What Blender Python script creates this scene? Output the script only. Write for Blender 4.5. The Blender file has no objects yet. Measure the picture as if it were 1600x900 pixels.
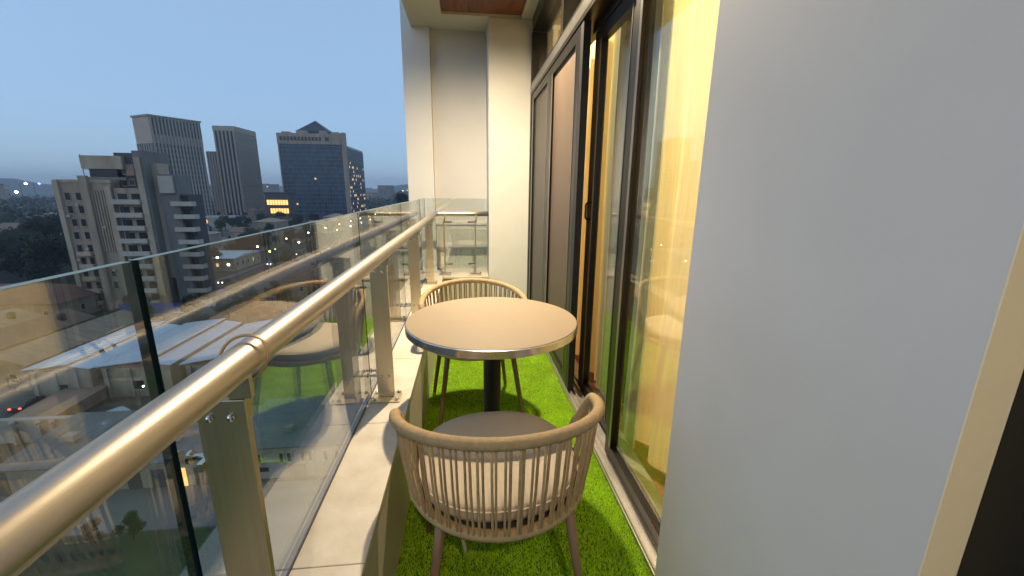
import bpy, bmesh, math, random
from mathutils import Matrix, Vector
R = math.radians
rnd = random.Random(7)
scene = bpy.context.scene
COL = scene.collection

# ------------------------------------------------------------------ camera
cam_d = bpy.data.cameras.new('camera')
cam = bpy.data.objects.new('camera', cam_d); COL.objects.link(cam)
cam_d.sensor_width = 36.0; cam_d.lens = 14.4
cam_d.clip_start = 0.02; cam_d.clip_end = 20000
cam.matrix_world = Matrix(((0.99434, 0.01484, -0.10516, 0.0),
                           (-0.10571, 0.23367, -0.96655, 0.0),
                           (0.01023, 0.9722, 0.23391, 1.25),
                           (0, 0, 0, 1)))
scene.camera = cam

# ------------------------------------------------------------------ sky, sun, exposure
SUN_EL, SUN_ROT = R(16), R(245)
world = bpy.data.worlds.new('World'); scene.world = world
world.use_nodes = True
nt = world.node_tree; nt.nodes.clear()
sky = nt.nodes.new('ShaderNodeTexSky'); sky.sky_type = 'NISHITA'
sky.sun_disc = False; sky.sun_elevation = SUN_EL; sky.sun_rotation = SUN_ROT
sky.altitude = 100; sky.air_density = 1.0; sky.dust_density = 1.5; sky.ozone_density = 6.0
bg = nt.nodes.new('ShaderNodeBackground'); bg.inputs['Strength'].default_value = 0.138
wo = nt.nodes.new('ShaderNodeOutputWorld')
dusk = nt.nodes.new('ShaderNodeMix'); dusk.data_type = 'RGBA'; dusk.inputs['Factor'].default_value = 0.66
dusk.inputs[7].default_value = (2.65, 3.9, 5.5, 1)          # even dusk haze mixed into the clear sky
nt.links.new(sky.outputs[0], dusk.inputs[6]); nt.links.new(dusk.outputs[2], bg.inputs['Color']); nt.links.new(bg.outputs[0], wo.inputs['Surface'])
sun_d = bpy.data.lights.new('sun', 'SUN'); sun_d.energy = 0.2; sun_d.angle = R(40); sun_d.color = (1.0, 0.93, 0.86)
sun = bpy.data.objects.new('sun', sun_d); COL.objects.link(sun)
sd = Vector((math.sin(SUN_ROT) * math.cos(SUN_EL), math.cos(SUN_ROT) * math.cos(SUN_EL), math.sin(SUN_EL)))
sun.rotation_euler = sd.to_track_quat('Z', 'Y').to_euler()
vs = scene.view_settings
vs.view_transform = 'Standard'; vs.look = 'None'; vs.gamma = 1.0; vs.use_curve_mapping = False
vs.exposure = 0.3
scene.cycles.max_bounces = 10; scene.cycles.volume_bounces = 0; scene.cycles.transparent_max_bounces = 24
scene.cycles.sample_clamp_indirect = 4.0
scene.cycles.caustics_reflective = False; scene.cycles.caustics_refractive = False

# ------------------------------------------------------------------ materials
MATS = {}
def mat(name, color, rough=0.6, metal=0.0, vary=0.12, scale=6.0, bump=0.0, bscale=None, emit=None, estr=0.0,
        spec=0.5, stretch=(1, 1, 1), stain=None, trans=0.0):
    m = bpy.data.materials.new(name); m.use_nodes = True
    n = m.node_tree.nodes; l = m.node_tree.links; b = n['Principled BSDF']
    b.inputs['Roughness'].default_value = rough; b.inputs['Metallic'].default_value = metal
    b.inputs['Specular IOR Level'].default_value = spec
    tc = n.new('ShaderNodeTexCoord'); mp = n.new('ShaderNodeMapping'); mp.inputs['Scale'].default_value = stretch
    l.new(tc.outputs['Object'], mp.inputs['Vector'])
    if vary > 0:
        nz = n.new('ShaderNodeTexNoise'); nz.inputs['Scale'].default_value = scale
        nz.inputs['Detail'].default_value = 6; nz.inputs['Roughness'].default_value = 0.62
        l.new(mp.outputs[0], nz.inputs['Vector'])
        cr = n.new('ShaderNodeValToRGB')
        cr.color_ramp.elements[0].position = 0.3; cr.color_ramp.elements[1].position = 0.72
        lo = [c * (1 - vary) for c in color]; hi = [min(1, c * (1 + vary)) for c in color]
        if stain: lo = [a * (1 - 0.5) + s * 0.5 for a, s in zip(lo, stain)]
        cr.color_ramp.elements[0].color = (*lo, 1); cr.color_ramp.elements[1].color = (*hi, 1)
        l.new(nz.outputs['Fac'], cr.inputs[0]); l.new(cr.outputs[0], b.inputs['Base Color'])
        rr = n.new('ShaderNodeMapRange'); rr.inputs['To Min'].default_value = max(0.02, rough * 0.85); rr.inputs['To Max'].default_value = min(1, rough * 1.15)
        l.new(nz.outputs['Fac'], rr.inputs['Value']); l.new(rr.outputs[0], b.inputs['Roughness'])
    else:
        b.inputs['Base Color'].default_value = (*color, 1)
    if bump > 0:
        nb = n.new('ShaderNodeTexNoise'); nb.inputs['Scale'].default_value = bscale or scale * 4; nb.inputs['Detail'].default_value = 5
        l.new(mp.outputs[0], nb.inputs['Vector'])
        bp = n.new('ShaderNodeBump'); bp.inputs['Strength'].default_value = bump; bp.inputs['Distance'].default_value = 0.01
        l.new(nb.outputs['Fac'], bp.inputs['Height']); l.new(bp.outputs[0], b.inputs['Normal'])
    if emit:
        b.inputs['Emission Color'].default_value = (*emit, 1); b.inputs['Emission Strength'].default_value = estr
    if trans > 0:
        tr = n.new('ShaderNodeBsdfTranslucent'); mx = n.new('ShaderNodeMixShader'); mx.inputs[0].default_value = trans
        if vary > 0: l.new(cr.outputs[0], tr.inputs['Color'])
        else: tr.inputs['Color'].default_value = (*color, 1)
        l.new(b.outputs[0], mx.inputs[1]); l.new(tr.outputs[0], mx.inputs[2]); l.new(mx.outputs[0], n['Material Output'].inputs['Surface'])
    MATS[name] = m
    return m

def glass_mat(name, tint, f0=0.045, rough=0.0, gloss=(1, 1, 1)):
    m = bpy.data.materials.new(name); m.use_nodes = True
    n = m.node_tree.nodes; l = m.node_tree.links; n.remove(n['Principled BSDF'])
    t = n.new('ShaderNodeBsdfTransparent'); t.inputs[0].default_value = (*tint, 1)
    g = n.new('ShaderNodeBsdfGlossy'); g.inputs['Roughness'].default_value = rough; g.inputs['Color'].default_value = (*gloss, 1)
    lw = n.new('ShaderNodeLayerWeight'); lw.inputs['Blend'].default_value = 0.5
    p = n.new('ShaderNodeMath'); p.operation = 'POWER'; p.inputs[1].default_value = 5
    ma = n.new('ShaderNodeMath'); ma.operation = 'MULTIPLY_ADD'; ma.inputs[1].default_value = 1 - f0; ma.inputs[2].default_value = f0
    mx = n.new('ShaderNodeMixShader')
    l.new(lw.outputs['Facing'], p.inputs[0]); l.new(p.outputs[0], ma.inputs[0]); l.new(ma.outputs[0], mx.inputs[0])
    l.new(t.outputs[0], mx.inputs[1]); l.new(g.outputs[0], mx.inputs[2]); l.new(mx.outputs[0], n['Material Output'].inputs['Surface'])
    MATS[name] = m
    return m

def emis(name, color, strength, sample=False):
    m = mat(name, (0.3, 0.3, 0.3), vary=0, emit=color, estr=strength)
    if not sample: m.cycles.emission_sampling = 'NONE'
    return m

def grid_mat(name, pane, frame, sx, sz, lit=0.0, litcol=(1, .6, .2), rough=0.15):
    """far curtain wall: pane colours vary from pane to pane"""
    m = bpy.data.materials.new(name); m.use_nodes = True
    n = m.node_tree.nodes; l = m.node_tree.links; b = n['Principled BSDF']
    b.inputs['Roughness'].default_value = rough
    tc = n.new('ShaderNodeTexCoord'); mp = n.new('ShaderNodeMapping'); mp.inputs['Scale'].default_value = (1 / sx, 1 / sx, 1 / sz)
    l.new(tc.outputs['Object'], mp.inputs[0])
    fl = n.new('ShaderNodeVectorMath'); fl.operation = 'FLOOR'; l.new(mp.outputs[0], fl.inputs[0])
    wn = n.new('ShaderNodeTexWhiteNoise'); l.new(fl.outputs[0], wn.inputs[0])
    cr = n.new('ShaderNodeValToRGB'); cr.color_ramp.elements[0].color = (*[c * .45 for c in pane], 1); cr.color_ramp.elements[1].color = (*[c * 1.4 for c in pane], 1)
    l.new(wn.outputs['Value'], cr.inputs[0]); l.new(cr.outputs[0], b.inputs['Base Color'])
    MATS[name] = m
    return m

mat('plaster_white', (0.66, 0.66, 0.64), 0.75, vary=0.035, scale=2.2, bump=0.12, bscale=130)
mat('plaster_grey', (0.60, 0.585, 0.56), 0.6, vary=0.045, scale=2.2, bump=0.012, bscale=60)
mat('reveal_warm_lit', (0.82, 0.68, 0.45), 0.7, vary=0.05, scale=6, bump=0.05, bscale=90)  # plaster reveal; the warm light falling on it is put into this colour
mat('plaster_cream', (0.64, 0.635, 0.60), 0.75, vary=0.05, scale=3, bump=0.12, bscale=120)
mat('soffit_paint', (0.66, 0.61, 0.50), 0.8, vary=0.04, scale=2, bump=0.1, bscale=90)
mat('dark_wood', (0.22, 0.072, 0.030), 0.42, vary=0.4, scale=3, bump=0.15, bscale=30, stretch=(8, 1, 8))
mat('concrete', (0.34, 0.33, 0.31), 0.85, vary=0.15, scale=2)
mat('turf_backing', (0.07, 0.16, 0.012), 0.9, vary=0.3, scale=40)
mat('ledge_tile', (0.62, 0.58, 0.51), 0.42, vary=0.06, scale=9, bump=0.06, bscale=60, stain=(0.42, 0.36, 0.27))
mat('ledge_wall', (0.52, 0.48, 0.40), 0.6, vary=0.1, scale=4, bump=0.15, bscale=80)
mat('grout', (0.22, 0.20, 0.18), 0.9, vary=0.1)
mat('sealant', (0.03, 0.035, 0.08), 0.5, vary=0.05)
mat('steel', (0.50, 0.455, 0.40), 0.42, 1.0, vary=0.06, scale=5, bump=0.03, bscale=40, stretch=(30, 0.6, 30))
mat('steel_plate', (0.66, 0.57, 0.40), 0.34, 1.0, vary=0.06, scale=4, bump=0.03, bscale=60, stretch=(40, 40, 0.8))
mat('steel_bolt', (0.68, 0.66, 0.62), 0.16, 1.0, vary=0.04)
mat('copper_wire', (0.55, 0.36, 0.18), 0.35, 0.6, vary=0.1)
glass_mat('glass', (0.94, 0.97, 0.955), 0.13)
glass_mat('door_glass', (0.95, 0.97, 0.955), 0.055)
mat('glass_edge', (0.006, 0.016, 0.015), 0.2, vary=0)
mat('glass_top', (0.16, 0.23, 0.21), 0.35, vary=0.1)
mat('rubber', (0.012, 0.012, 0.014), 0.5, vary=0)
mat('anodised', (0.035, 0.033, 0.032), 0.36, 0.75, vary=0.08, scale=10)
mat('anodised_edge', (0.30, 0.30, 0.30), 0.32, 0.9, vary=0.06, scale=10)
mat('track_metal', (0.50, 0.48, 0.46), 0.38, 0.85, vary=0.1, scale=12)
mat('blind_brown', (0.10, 0.072, 0.052), 0.55, vary=0.12, scale=2, stretch=(1, 6, 1))
mat('blind_dark', (0.055, 0.045, 0.038), 0.45, vary=0.12, scale=2, stretch=(1, 6, 1))
mat('drape_ochre', (0.86, 0.75, 0.44), 0.85, vary=0.09, scale=14, trans=0.38, stretch=(1, 4, .25))
mat('drape_sheer', (0.66, 0.70, 0.58), 0.85, vary=0.05, scale=30, trans=0.28)
mat('gap_dark', (0.03, 0.026, 0.024), 0.8, vary=0.2, scale=20)  # near-black, for the sheet added to darken the curtain gap
mat('room_paint', (0.62, 0.55, 0.44), 0.8, vary=0.05)
mat('rope_light', (0.50, 0.365, 0.20), 0.8, vary=0.2, scale=50, bump=0.5, bscale=420)
mat('rope_worn', (0.38, 0.265, 0.145), 0.8, vary=0.2, scale=50, bump=0.5, bscale=420)
mat('rope', (0.45, 0.32, 0.17), 0.78, vary=0.16, scale=60, bump=0.5, bscale=420)
mat('chair_frame', (0.23, 0.14, 0.085), 0.5, vary=0.1, scale=20)
mat('cushion', (0.50, 0.43, 0.335), 0.85, vary=0.06, scale=70, bump=0.25, bscale=700)
mat('seat_pan', (0.05, 0.04, 0.035), 0.7, vary=0.1)
mat('table_top', (0.345, 0.27, 0.19), 0.66, vary=0.05, scale=7, bump=0.03, bscale=220)
mat('aluminium_band', (0.66, 0.66, 0.66), 0.22, 1.0, vary=0.08, scale=8, stretch=(3, 3, 0.4))
mat('black_metal', (0.014, 0.013, 0.012), 0.4, 0.3, vary=0.1)
mat('blade', (0.60, 0.86, 0.040), 0.6, vary=0.16, scale=5, trans=0.42)
mat('lamp_white', (0.7, 0.7, 0.68), 0.5, vary=0)
emis('lamp_glow', (1.0, 0.74, 0.42), 30)
# city
mat('city_ground', (0.085, 0.078, 0.058), 0.95, vary=0.5, scale=0.05, stain=(0.02, 0.03, 0.018))
mat('asphalt', (0.055, 0.055, 0.058), 0.85, vary=0.2, scale=0.4)
mat('paving', (0.26, 0.23, 0.19), 0.85, vary=0.15, scale=0.3)
mat('paving_grey', (0.17, 0.165, 0.15), 0.85, vary=0.15, scale=0.3)
mat('park_floor', (0.022, 0.026, 0.014), 0.95, vary=0.4, scale=0.2)
mat('lawn', (0.030, 0.045, 0.018), 0.95, vary=0.4, scale=0.5)
mat('road_paint', (0.6, 0.6, 0.56), 0.7, vary=0.2, scale=2)
mat('tan_render', (0.36, 0.27, 0.195), 0.85, vary=0.34, scale=0.5, stretch=(1, 1, .14))
mat('tan_light', (0.43, 0.33, 0.23), 0.85, vary=0.25, scale=0.5, stretch=(1, 1, .2))
mat('grey_render', (0.20, 0.18, 0.16), 0.85, vary=0.25, scale=0.25, stretch=(1, 1, .3))
mat('grey_dark', (0.075, 0.07, 0.068), 0.8, vary=0.2, scale=0.25)
mat('slab_white', (0.45, 0.39, 0.32), 0.8, vary=0.12, scale=0.6)
mat('window_dark', (0.018, 0.02, 0.024), 0.15, vary=0.3, scale=0.5)
mat('tower_fin', (0.36, 0.30, 0.245), 0.8, vary=0.1, scale=0.1)
mat('tower_crown', (0.40, 0.32, 0.25), 0.8, vary=0.1, scale=0.1)
mat('tower_grey', (0.28, 0.24, 0.20), 0.8, vary=0.1, scale=0.08)
mat('tower_glass', (0.03, 0.034, 0.042), 0.22, vary=0.4, scale=0.2)
grid_mat('curtain_glass', (0.045, 0.068, 0.105), None, 2.5, 3.6)
grid_mat('curtain_glass_dark', (0.020, 0.025, 0.038), None, 3.3, 3.6)
mat('mullion', (0.10, 0.12, 0.15), 0.5, vary=0.1, scale=0.2)
mat('slate_dark', (0.025, 0.03, 0.045), 0.5, vary=0.2, scale=0.2)
mat('roof_metal', (0.60, 0.64, 0.68), 0.45, 0.1, vary=0.12, scale=0.3)
mat('roof_brown', (0.22, 0.13, 0.09), 0.85, vary=0.25, scale=0.4, stretch=(1, 3, 1))
mat('roof_tan', (0.34, 0.23, 0.15), 0.85, vary=0.25, scale=0.4, stretch=(1, 3, 1))
mat('roof_red', (0.20, 0.085, 0.06), 0.85, vary=0.25, scale=0.4)
mat('roof_grey', (0.20, 0.18, 0.155), 0.8, vary=0.3, scale=0.35, stretch=(3, .5, 1))
mat('roof_slate', (0.12, 0.13, 0.14), 0.7, vary=0.2, scale=0.4)
mat('white_render', (0.42, 0.37, 0.30), 0.85, vary=0.22, scale=0.5)
mat('pink_wall', (0.36, 0.22, 0.16), 0.85, vary=0.2, scale=0.3)
mat('hoarding_blue', (0.03, 0.09, 0.32), 0.6, vary=0.15, scale=0.4)
mat('bark', (0.055, 0.042, 0.03), 0.9, vary=0.3, scale=2)
mat('leaf_dark', (0.015, 0.026, 0.012), 0.8, vary=0.5, scale=0.6)
mat('leaf_mid', (0.032, 0.05, 0.018), 0.8, vary=0.5, scale=0.6)
mat('leaf_brown', (0.07, 0.06, 0.028), 0.8, vary=0.5, scale=0.6)
mat('hill_green', (0.03, 0.04, 0.035), 0.95, vary=0.3, scale=0.01)
mat('car_white', (0.55, 0.55, 0.55), 0.25, vary=0.03); mat('car_dark', (0.03, 0.03, 0.035), 0.25, vary=0.05); mat('car_red', (0.22, 0.03, 0.02), 0.25, vary=0.05)
mat('tyre', (0.015, 0.015, 0.015), 0.8, vary=0.1)
emis('glow_warm', (1.0, 0.50, 0.10), 1.6); emis('glow_amber', (1.0, 0.42, 0.06), 1.2); emis('glow_white', (1.0, 0.95, 0.85), 14)
emis('glow_yellow', (1.0, 0.80, 0.35), 9); emis('glow_red', (1.0, 0.06, 0.03), 7); emis('glow_blue', (0.15, 0.2, 1.0), 5)
emis('glow_window', (1.0, 0.62, 0.25), 0.9); emis('glow_green', (0.6, 1.0, 0.15), 3)

def haze_mat(name, color, dens):
    m = bpy.data.materials.new(name); m.use_nodes = True
    n = m.node_tree.nodes; n.remove(n['Principled BSDF'])
    v = n.new('ShaderNodeVolumePrincipled'); v.inputs['Color'].default_value = (*color, 1); v.inputs['Density'].default_value = dens
    m.node_tree.links.new(v.outputs[0], n['Material Output'].inputs['Volume']); MATS[name] = m
haze_mat('haze_air', (0.80, 0.86, 0.94), 0.00027)

# ------------------------------------------------------------------ mesh helpers
class MB:
    def __init__(s): s.v = []; s.f = []
    def quad(s, a, b, c, d):
        i = len(s.v); s.v += [a, b, c, d]; s.f.append((i, i + 1, i + 2, i + 3)); return s
    def box(s, x0, x1, y0, y1, z0, z1):
        i = len(s.v)
        s.v += [(x0, y0, z0), (x1, y0, z0), (x1, y1, z0), (x0, y1, z0), (x0, y0, z1), (x1, y0, z1), (x1, y1, z1), (x0, y1, z1)]
        s.f += [(i, i + 3, i + 2, i + 1), (i + 4, i + 5, i + 6, i + 7), (i, i + 1, i + 5, i + 4), (i + 1, i + 2, i + 6, i + 5), (i + 2, i + 3, i + 7, i + 6), (i + 3, i, i + 4, i + 7)]
        return s
    def hexa(s, P):
        i = len(s.v); s.v += list(P)
        s.f += [(i, i + 3, i + 2, i + 1), (i + 4, i + 5, i + 6, i + 7), (i, i + 1, i + 5, i + 4), (i + 1, i + 2, i + 6, i + 5), (i + 2, i + 3, i + 7, i + 6), (i + 3, i, i + 4, i + 7)]
        return s
    def tube(s, pts, rad, seg=8, closed=False, cap=True):
        pts = [Vector(p) for p in pts]; n = len(pts)
        if not hasattr(rad, '__len__'): rad = [rad] * n
        base = len(s.v); prev = None
        for k, p in enumerate(pts):
            if closed: t = pts[(k + 1) % n] - pts[k - 1]
            else: t = pts[min(k + 1, n - 1)] - pts[max(k - 1, 0)]
            t.normalize()
            if prev is None:
                ref = Vector((0, 0, 1)) if abs(t.z) < 0.9 else Vector((1, 0, 0))
                u = t.cross(ref).normalized()
            else:
                u = (prev - t * prev.dot(t)).normalized()
            prev = u; w = t.cross(u)
            for j in range(seg):
                a = 2 * math.pi * j / seg
                s.v.append(tuple(p + (u * math.cos(a) + w * math.sin(a)) * rad[k]))
        m = n if closed else n - 1
        for k in range(m):
            for j in range(seg):
                a = base + k * seg + j; b = base + k * seg + (j + 1) % seg
                c = base + ((k + 1) % n) * seg + (j + 1) % seg; d = base + ((k + 1) % n) * seg + j
                s.f.append((a, b, c, d))
        if cap and not closed:
            s.f.append(tuple(base + j for j in reversed(range(seg))))
            s.f.append(tuple(base + (n - 1) * seg + j for j in range(seg)))
        return s
    def lathe(s, prof, seg=32, c=(0, 0), capb=True, capt=True):
        base = len(s.v)
        for r, z in prof:
            for j in range(seg):
                a = 2 * math.pi * j / seg; s.v.append((c[0] + r * math.cos(a), c[1] + r * math.sin(a), z))
        for k in range(len(prof) - 1):
            for j in range(seg):
                s.f.append((base + k * seg + j, base + k * seg + (j + 1) % seg, base + (k + 1) * seg + (j + 1) % seg, base + (k + 1) * seg + j))
        if capb: s.f.append(tuple(base + j for j in reversed(range(seg))))
        if capt: s.f.append(tuple(base + (len(prof) - 1) * seg + j for j in range(seg)))
        return s
    def ball(s, c, r, seg=10, rings=6):
        prof = [(max(1e-4, r * math.sin(math.pi * k / rings)), c[2] - r * math.cos(math.pi * k / rings)) for k in range(rings + 1)]
        return s.lathe(prof, seg, (c[0], c[1]), False, False)
    def mesh(s, name, m, smooth=False, bevel=0.0):
        me = bpy.data.meshes.new(name); me.from_pydata(s.v, [], s.f)
        if bevel > 0:
            bm = bmesh.new(); bm.from_mesh(me)
            bmesh.ops.bevel(bm, geom=bm.edges[:], offset=bevel, segments=2, profile=0.5, affect='EDGES')
            bm.to_mesh(me); bm.free()
        for mm in (m if isinstance(m, (list, tuple)) else [m]): me.materials.append(MATS[mm])
        if smooth:
            me.polygons.foreach_set('use_smooth', [True] * len(me.polygons))
        me.update()
        return me
    def build(s, name, m, parent=None, smooth=False, bevel=0.0):
        return link(name, s.mesh(name, m, smooth, bevel), parent)

def link(name, me, parent=None, loc=None, rz=None):
    o = bpy.data.objects.new(name, me); COL.objects.link(o)
    if parent: o.parent = parent
    if loc: o.location = loc
    if rz is not None: o.rotation_euler = (0, 0, rz)
    return o
def tag(o, label, cat, group=None):
    o['label'] = label; o['category'] = cat
    if group: o['group'] = group
    return o
def struct(o): o['kind'] = 'structure'; return o
def stuff(o): o['kind'] = 'stuff'; return o
def thing(name, label, cat, loc=(0, 0, 0), rz=0.0, group=None):
    o = bpy.data.objects.new(name, None); o.empty_display_size = 0.2; COL.objects.link(o)
    o.location = loc; o.rotation_euler = (0, 0, rz)
    return tag(o, label, cat, group)
def copy_tree(o, parent=None):
    c = o.copy(); COL.objects.link(c); c.parent = parent
    for ch in list(o.children): copy_tree(ch, c)
    return c
def smooth_by_angle(o, ang=0.6):
    me = o.data
    me.polygons.foreach_set('use_smooth', [True] * len(me.polygons))
    bm = bmesh.new(); bm.from_mesh(me)
    for e in bm.edges:
        if len(e.link_faces) == 2 and e.calc_face_angle(0) > ang: e.smooth = False
    bm.to_mesh(me); bm.free()
    return o
def B(*a): return MB().box(*a)

# =================================================================== THE BALCONY: large structure
GZ = -30.0
LX = -0.262            # inner face of the parapet
LZ = 0.40              # top of the parapet ledge
DX = 0.60              # outer edge of the door track
CZ = 2.74              # ceiling
YE = 4.135             # end rail

struct(B(LX, 0.80, -3.0, 4.46, -0.16, -0.006).build('balcony_floor', 'concrete'))
turf = struct(B(LX + 0.002, DX - 0.004, -3.0, 4.02, -0.005, -0.001).build('turf_base', 'turf_backing'))

# artificial turf blades
tm = MB()
def blades(n, y0, y1, hgt, wid):
    for _ in range(n):
        x = rnd.uniform(LX + 0.003, DX - 0.006); y = rnd.uniform(y0, y1); a = rnd.uniform(0, 6.283)
        h = hgt * rnd.uniform(0.6, 1.2); w = wid * rnd.uniform(0.7, 1.2); dx = math.cos(a); dy = math.sin(a); ln = rnd.uniform(0.1, 0.9) * h
        b = rnd.uniform(0, 6.283)
        i = len(tm.v)
        tm.v += [(x - dx * w, y - dy * w, -0.001), (x + dx * w, y + dy * w, -0.001), (x + math.cos(b) * ln, y + math.sin(b) * ln, h)]
        tm.f.append((i, i + 1, i + 2))
blades(120000, 0.7, 2.2, 0.012, 0.0014)
blades(70000, 2.2, 4.01, 0.012, 0.0019)
blades(20000, -0.6, 0.7, 0.012, 0.0019)
o = tm.build('turf_blades', 'blade'); stuff(o); tag(o, 'bright green artificial turf covering the narrow balcony floor', 'turf')

# ceiling soffit with its dark wood inlay
sf = B(-0.50, -0.205, -3.0, 4.46, CZ, CZ + 0.3).box(0.505, 0.80, -3.0, 4.46, CZ, CZ + 0.3).box(-0.205, 0.505, 4.10, 4.46, CZ, CZ + 0.3).box(-0.205, 0.505, -3.0, -2.7, CZ, CZ + 0.3)
sf = struct(sf.build('soffit', 'soffit_paint'))
for k in range(6):
    w = 0.71 / 6
    B(-0.205 + k * w + 0.0015, -0.205 + (k + 1) * w - 0.0015, -2.698, 4.098, CZ + 0.022, CZ + 0.05).build('wood_plank', 'dark_wood', sf)
B(-0.203, 0.503, -2.698, 4.098, CZ + 0.052, CZ + 0.07).build('backing_board', 'black_metal', sf)
B(-0.506, -0.494, -3.0, 4.44, CZ - 0.012, CZ + 0.001).build('drip_edge', 'plaster_cream', sf)

# far end: column, recessed wall, outer pillar
o = B(0.208, 0.80, 4.10, 4.70, -0.16, CZ - 0.002).build('column', 'plaster_cream', None, bevel=0.006); tag(o, 'cream plastered column at the far end beside the doors', 'column')
o = B(-0.334, 0.206, 4.46, 4.70, -0.5, CZ + 0.3).build('end_wall', 'plaster_grey'); tag(o, 'recessed grey wall behind the end rail', 'wall')
o = B(-0.60, -0.336, 4.40, 4.72, -30, CZ + 0.31).build('outer_pillar', 'plaster_white', None, bevel=0.005); tag(o, 'pale outer pillar rising past the end rail against the sky', 'pillar')

# grey wall on the right, with a reveal coloured as if warmly lit
wl = B(0.56, 0.80, 0.362, 0.972, -0.16, CZ - 0.003).build('wall_pier', 'plaster_grey'); tag(wl, 'smooth grey wall pier close by on the right', 'wall')
B(0.5600, 0.614, 0.3600, 0.3619, -0.15, CZ - 0.006).build('reveal', 'reveal_warm_lit', wl)['label'] = 'cream edge of the grey wall pier, warm light put into its colour'

# parapet with tiled ledge
pr = thing('parapet', 'low tiled parapet ledge carrying the glass railing', 'parapet', (0, 0, 0))
B(-0.434, LX, -3.0, 4.46, -0.5, LZ - 0.022).build('wall', 'ledge_wall', pr)
B(LX + 0.0005, 0.206, 4.03, 4.46, -0.5, LZ - 0.023).build('wall', 'ledge_wall', pr)
B(-0.432, LX - 0.003, -3.0, 4.455, LZ - 0.022, LZ - 0.006).build('grout_bed', 'grout', pr)
yy = -2.79
while yy < 4.4:
    y1 = min(yy + 0.598, 4.455)
    B(-0.436, LX + 0.012, yy, y1, LZ - 0.020, LZ).build('tile', 'ledge_tile', pr, bevel=0.002)
    yy += 0.60
B(LX + 0.014, 0.204, 4.018, 4.455, LZ - 0.020, LZ).build('tile', 'ledge_tile', pr, bevel=0.002)
for k in range(8):
    B(LX + 0.0008, LX + 0.009, -2.79 + k * 0.9, -2.79 + k * 0.9 + 0.897, 0.0, LZ - 0.0215).build('facing_tile', 'ledge_wall', pr, bevel=0.0015)
B(-0.428, -0.412, -2.9, 4.25, LZ, LZ + 0.006).build('sealant_bead', 'sealant', pr)

# the apartment block below the balcony
ab = thing('apartment_block', 'own apartment block carrying the balcony', 'building', (0, 0, GZ))
B(-0.44, 12, -12, 5.2, 0, 29.48).build('wall', 'plaster_white', ab)
B(0.85, 12, -12, -3.1, 29.5, 36).build('upper_wall', 'plaster_white', ab)

# room behind the doors
rm = MB()
struct(B(0.81, 4.6, -3.0, 4.2, -0.12, -0.02).build('room_floor', 'dark_wood'))
rm.box(0.81, 4.6, -3.0, 4.2, CZ, CZ + 0.1).box(4.6, 4.7, -3.0, 4.2, -0.12, CZ).box(0.81, 4.6, 4.2, 4.3, -0.12, CZ).box(0.81, 4.6, -3.1, -3.0, -0.12, CZ)
struct(rm.build('room', 'room_paint'))

# =================================================================== RAILING
RX, RZ, RR = -0.320, 1.011, 0.0232
PX = -0.346           # posts stand just outside the tube
rail = thing('glass_railing', 'stainless steel handrail railing with frameless glass panes on the ledge', 'railing', (0, 0, 0))
pts = [(RX, -3.0 + i * 0.2, RZ) for i in range(35)] + [(RX, YE - 0.03, RZ)]
pts += [(RX + 0.004, YE - 0.010, RZ), (RX + 0.012, YE - 0.002, RZ), (RX + 0.03, YE, RZ), (-0.1, YE, RZ), (0.0, YE, RZ), (0.207, YE, RZ)]
MB().tube(pts, RR, 28).build('handrail', 'steel', rail, smooth=True)
MB().tube([(RX, 2.098, RZ), (RX, 2.104, RZ)], RR + 0.0006, 28).build('weld_sleeve', 'steel_plate', rail, smooth=False)
POSTS = [-1.55, -0.5, 0.56, 1.60, 2.66, 3.74]
def post(y, along_x=False, x=PX):
    # flat bar post; its broad face looks along the railing
    m = MB()
    if not along_x:
        m.box(x - 0.033, x + 0.033, y - 0.006, y + 0.006, LZ + 0.008, RZ - 0.050)
    else:
        m.box(x - 0.006, x + 0.006, y - 0.033, y + 0.033, LZ + 0.008, RZ - 0.050)
    p = m.build('post', 'steel_plate', rail, bevel=0.0012)
    s = MB()
    if not along_x:
        s.box(x - 0.030, x + 0.031, y + 0.0065, y + 0.0165, RZ - 0.085, RZ - 0.020)
        s.box(RX - 0.016, RX + 0.016, y - 0.003, y + 0.0060, RZ - 0.0495, RZ - 0.015)
    else:
        s.box(x + 0.0065, x + 0.0165, y - 0.030, y + 0.030, RZ - 0.085, RZ - 0.012)
    s.build('saddle_plate', 'steel_plate', p, bevel=0.001)
    MB().box(x - 0.058, x + 0.058, y - 0.045, y + 0.045, LZ + 0.0005, LZ + 0.0075).build('base_plate', 'steel_plate', p, bevel=0.0015)
    for sx in (-1, 1):
        for sy in (-1, 1):
            MB().lathe([(0.0085, LZ + 0.0078), (0.0085, LZ + 0.013), (0.006, LZ + 0.016), (0.003, LZ + 0.0175)], 10, (x + sx * 0.046, y + sy * 0.032)).build('bolt', 'steel_bolt', p, smooth=True)
    zs = ((RZ - 0.075), (LZ + 0.10))
    for z in zs:
        for d in (-0.014, 0.014):
            if not along_x:
                MB().tube([(x + d, y - 0.0062, z), (x + d, y - 0.010, z), (x + d, y - 0.0125, z), (x + d, y - 0.0135, z)], [0.0058, 0.0058, 0.0042, 0.0015], 10).build('bolt', 'steel_bolt', p, smooth=True)
    return p
for y in POSTS: post(y)
for x in (-0.235, 0.075): post(YE, True, x)
GX = -0.42; GT = 1.158
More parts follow.
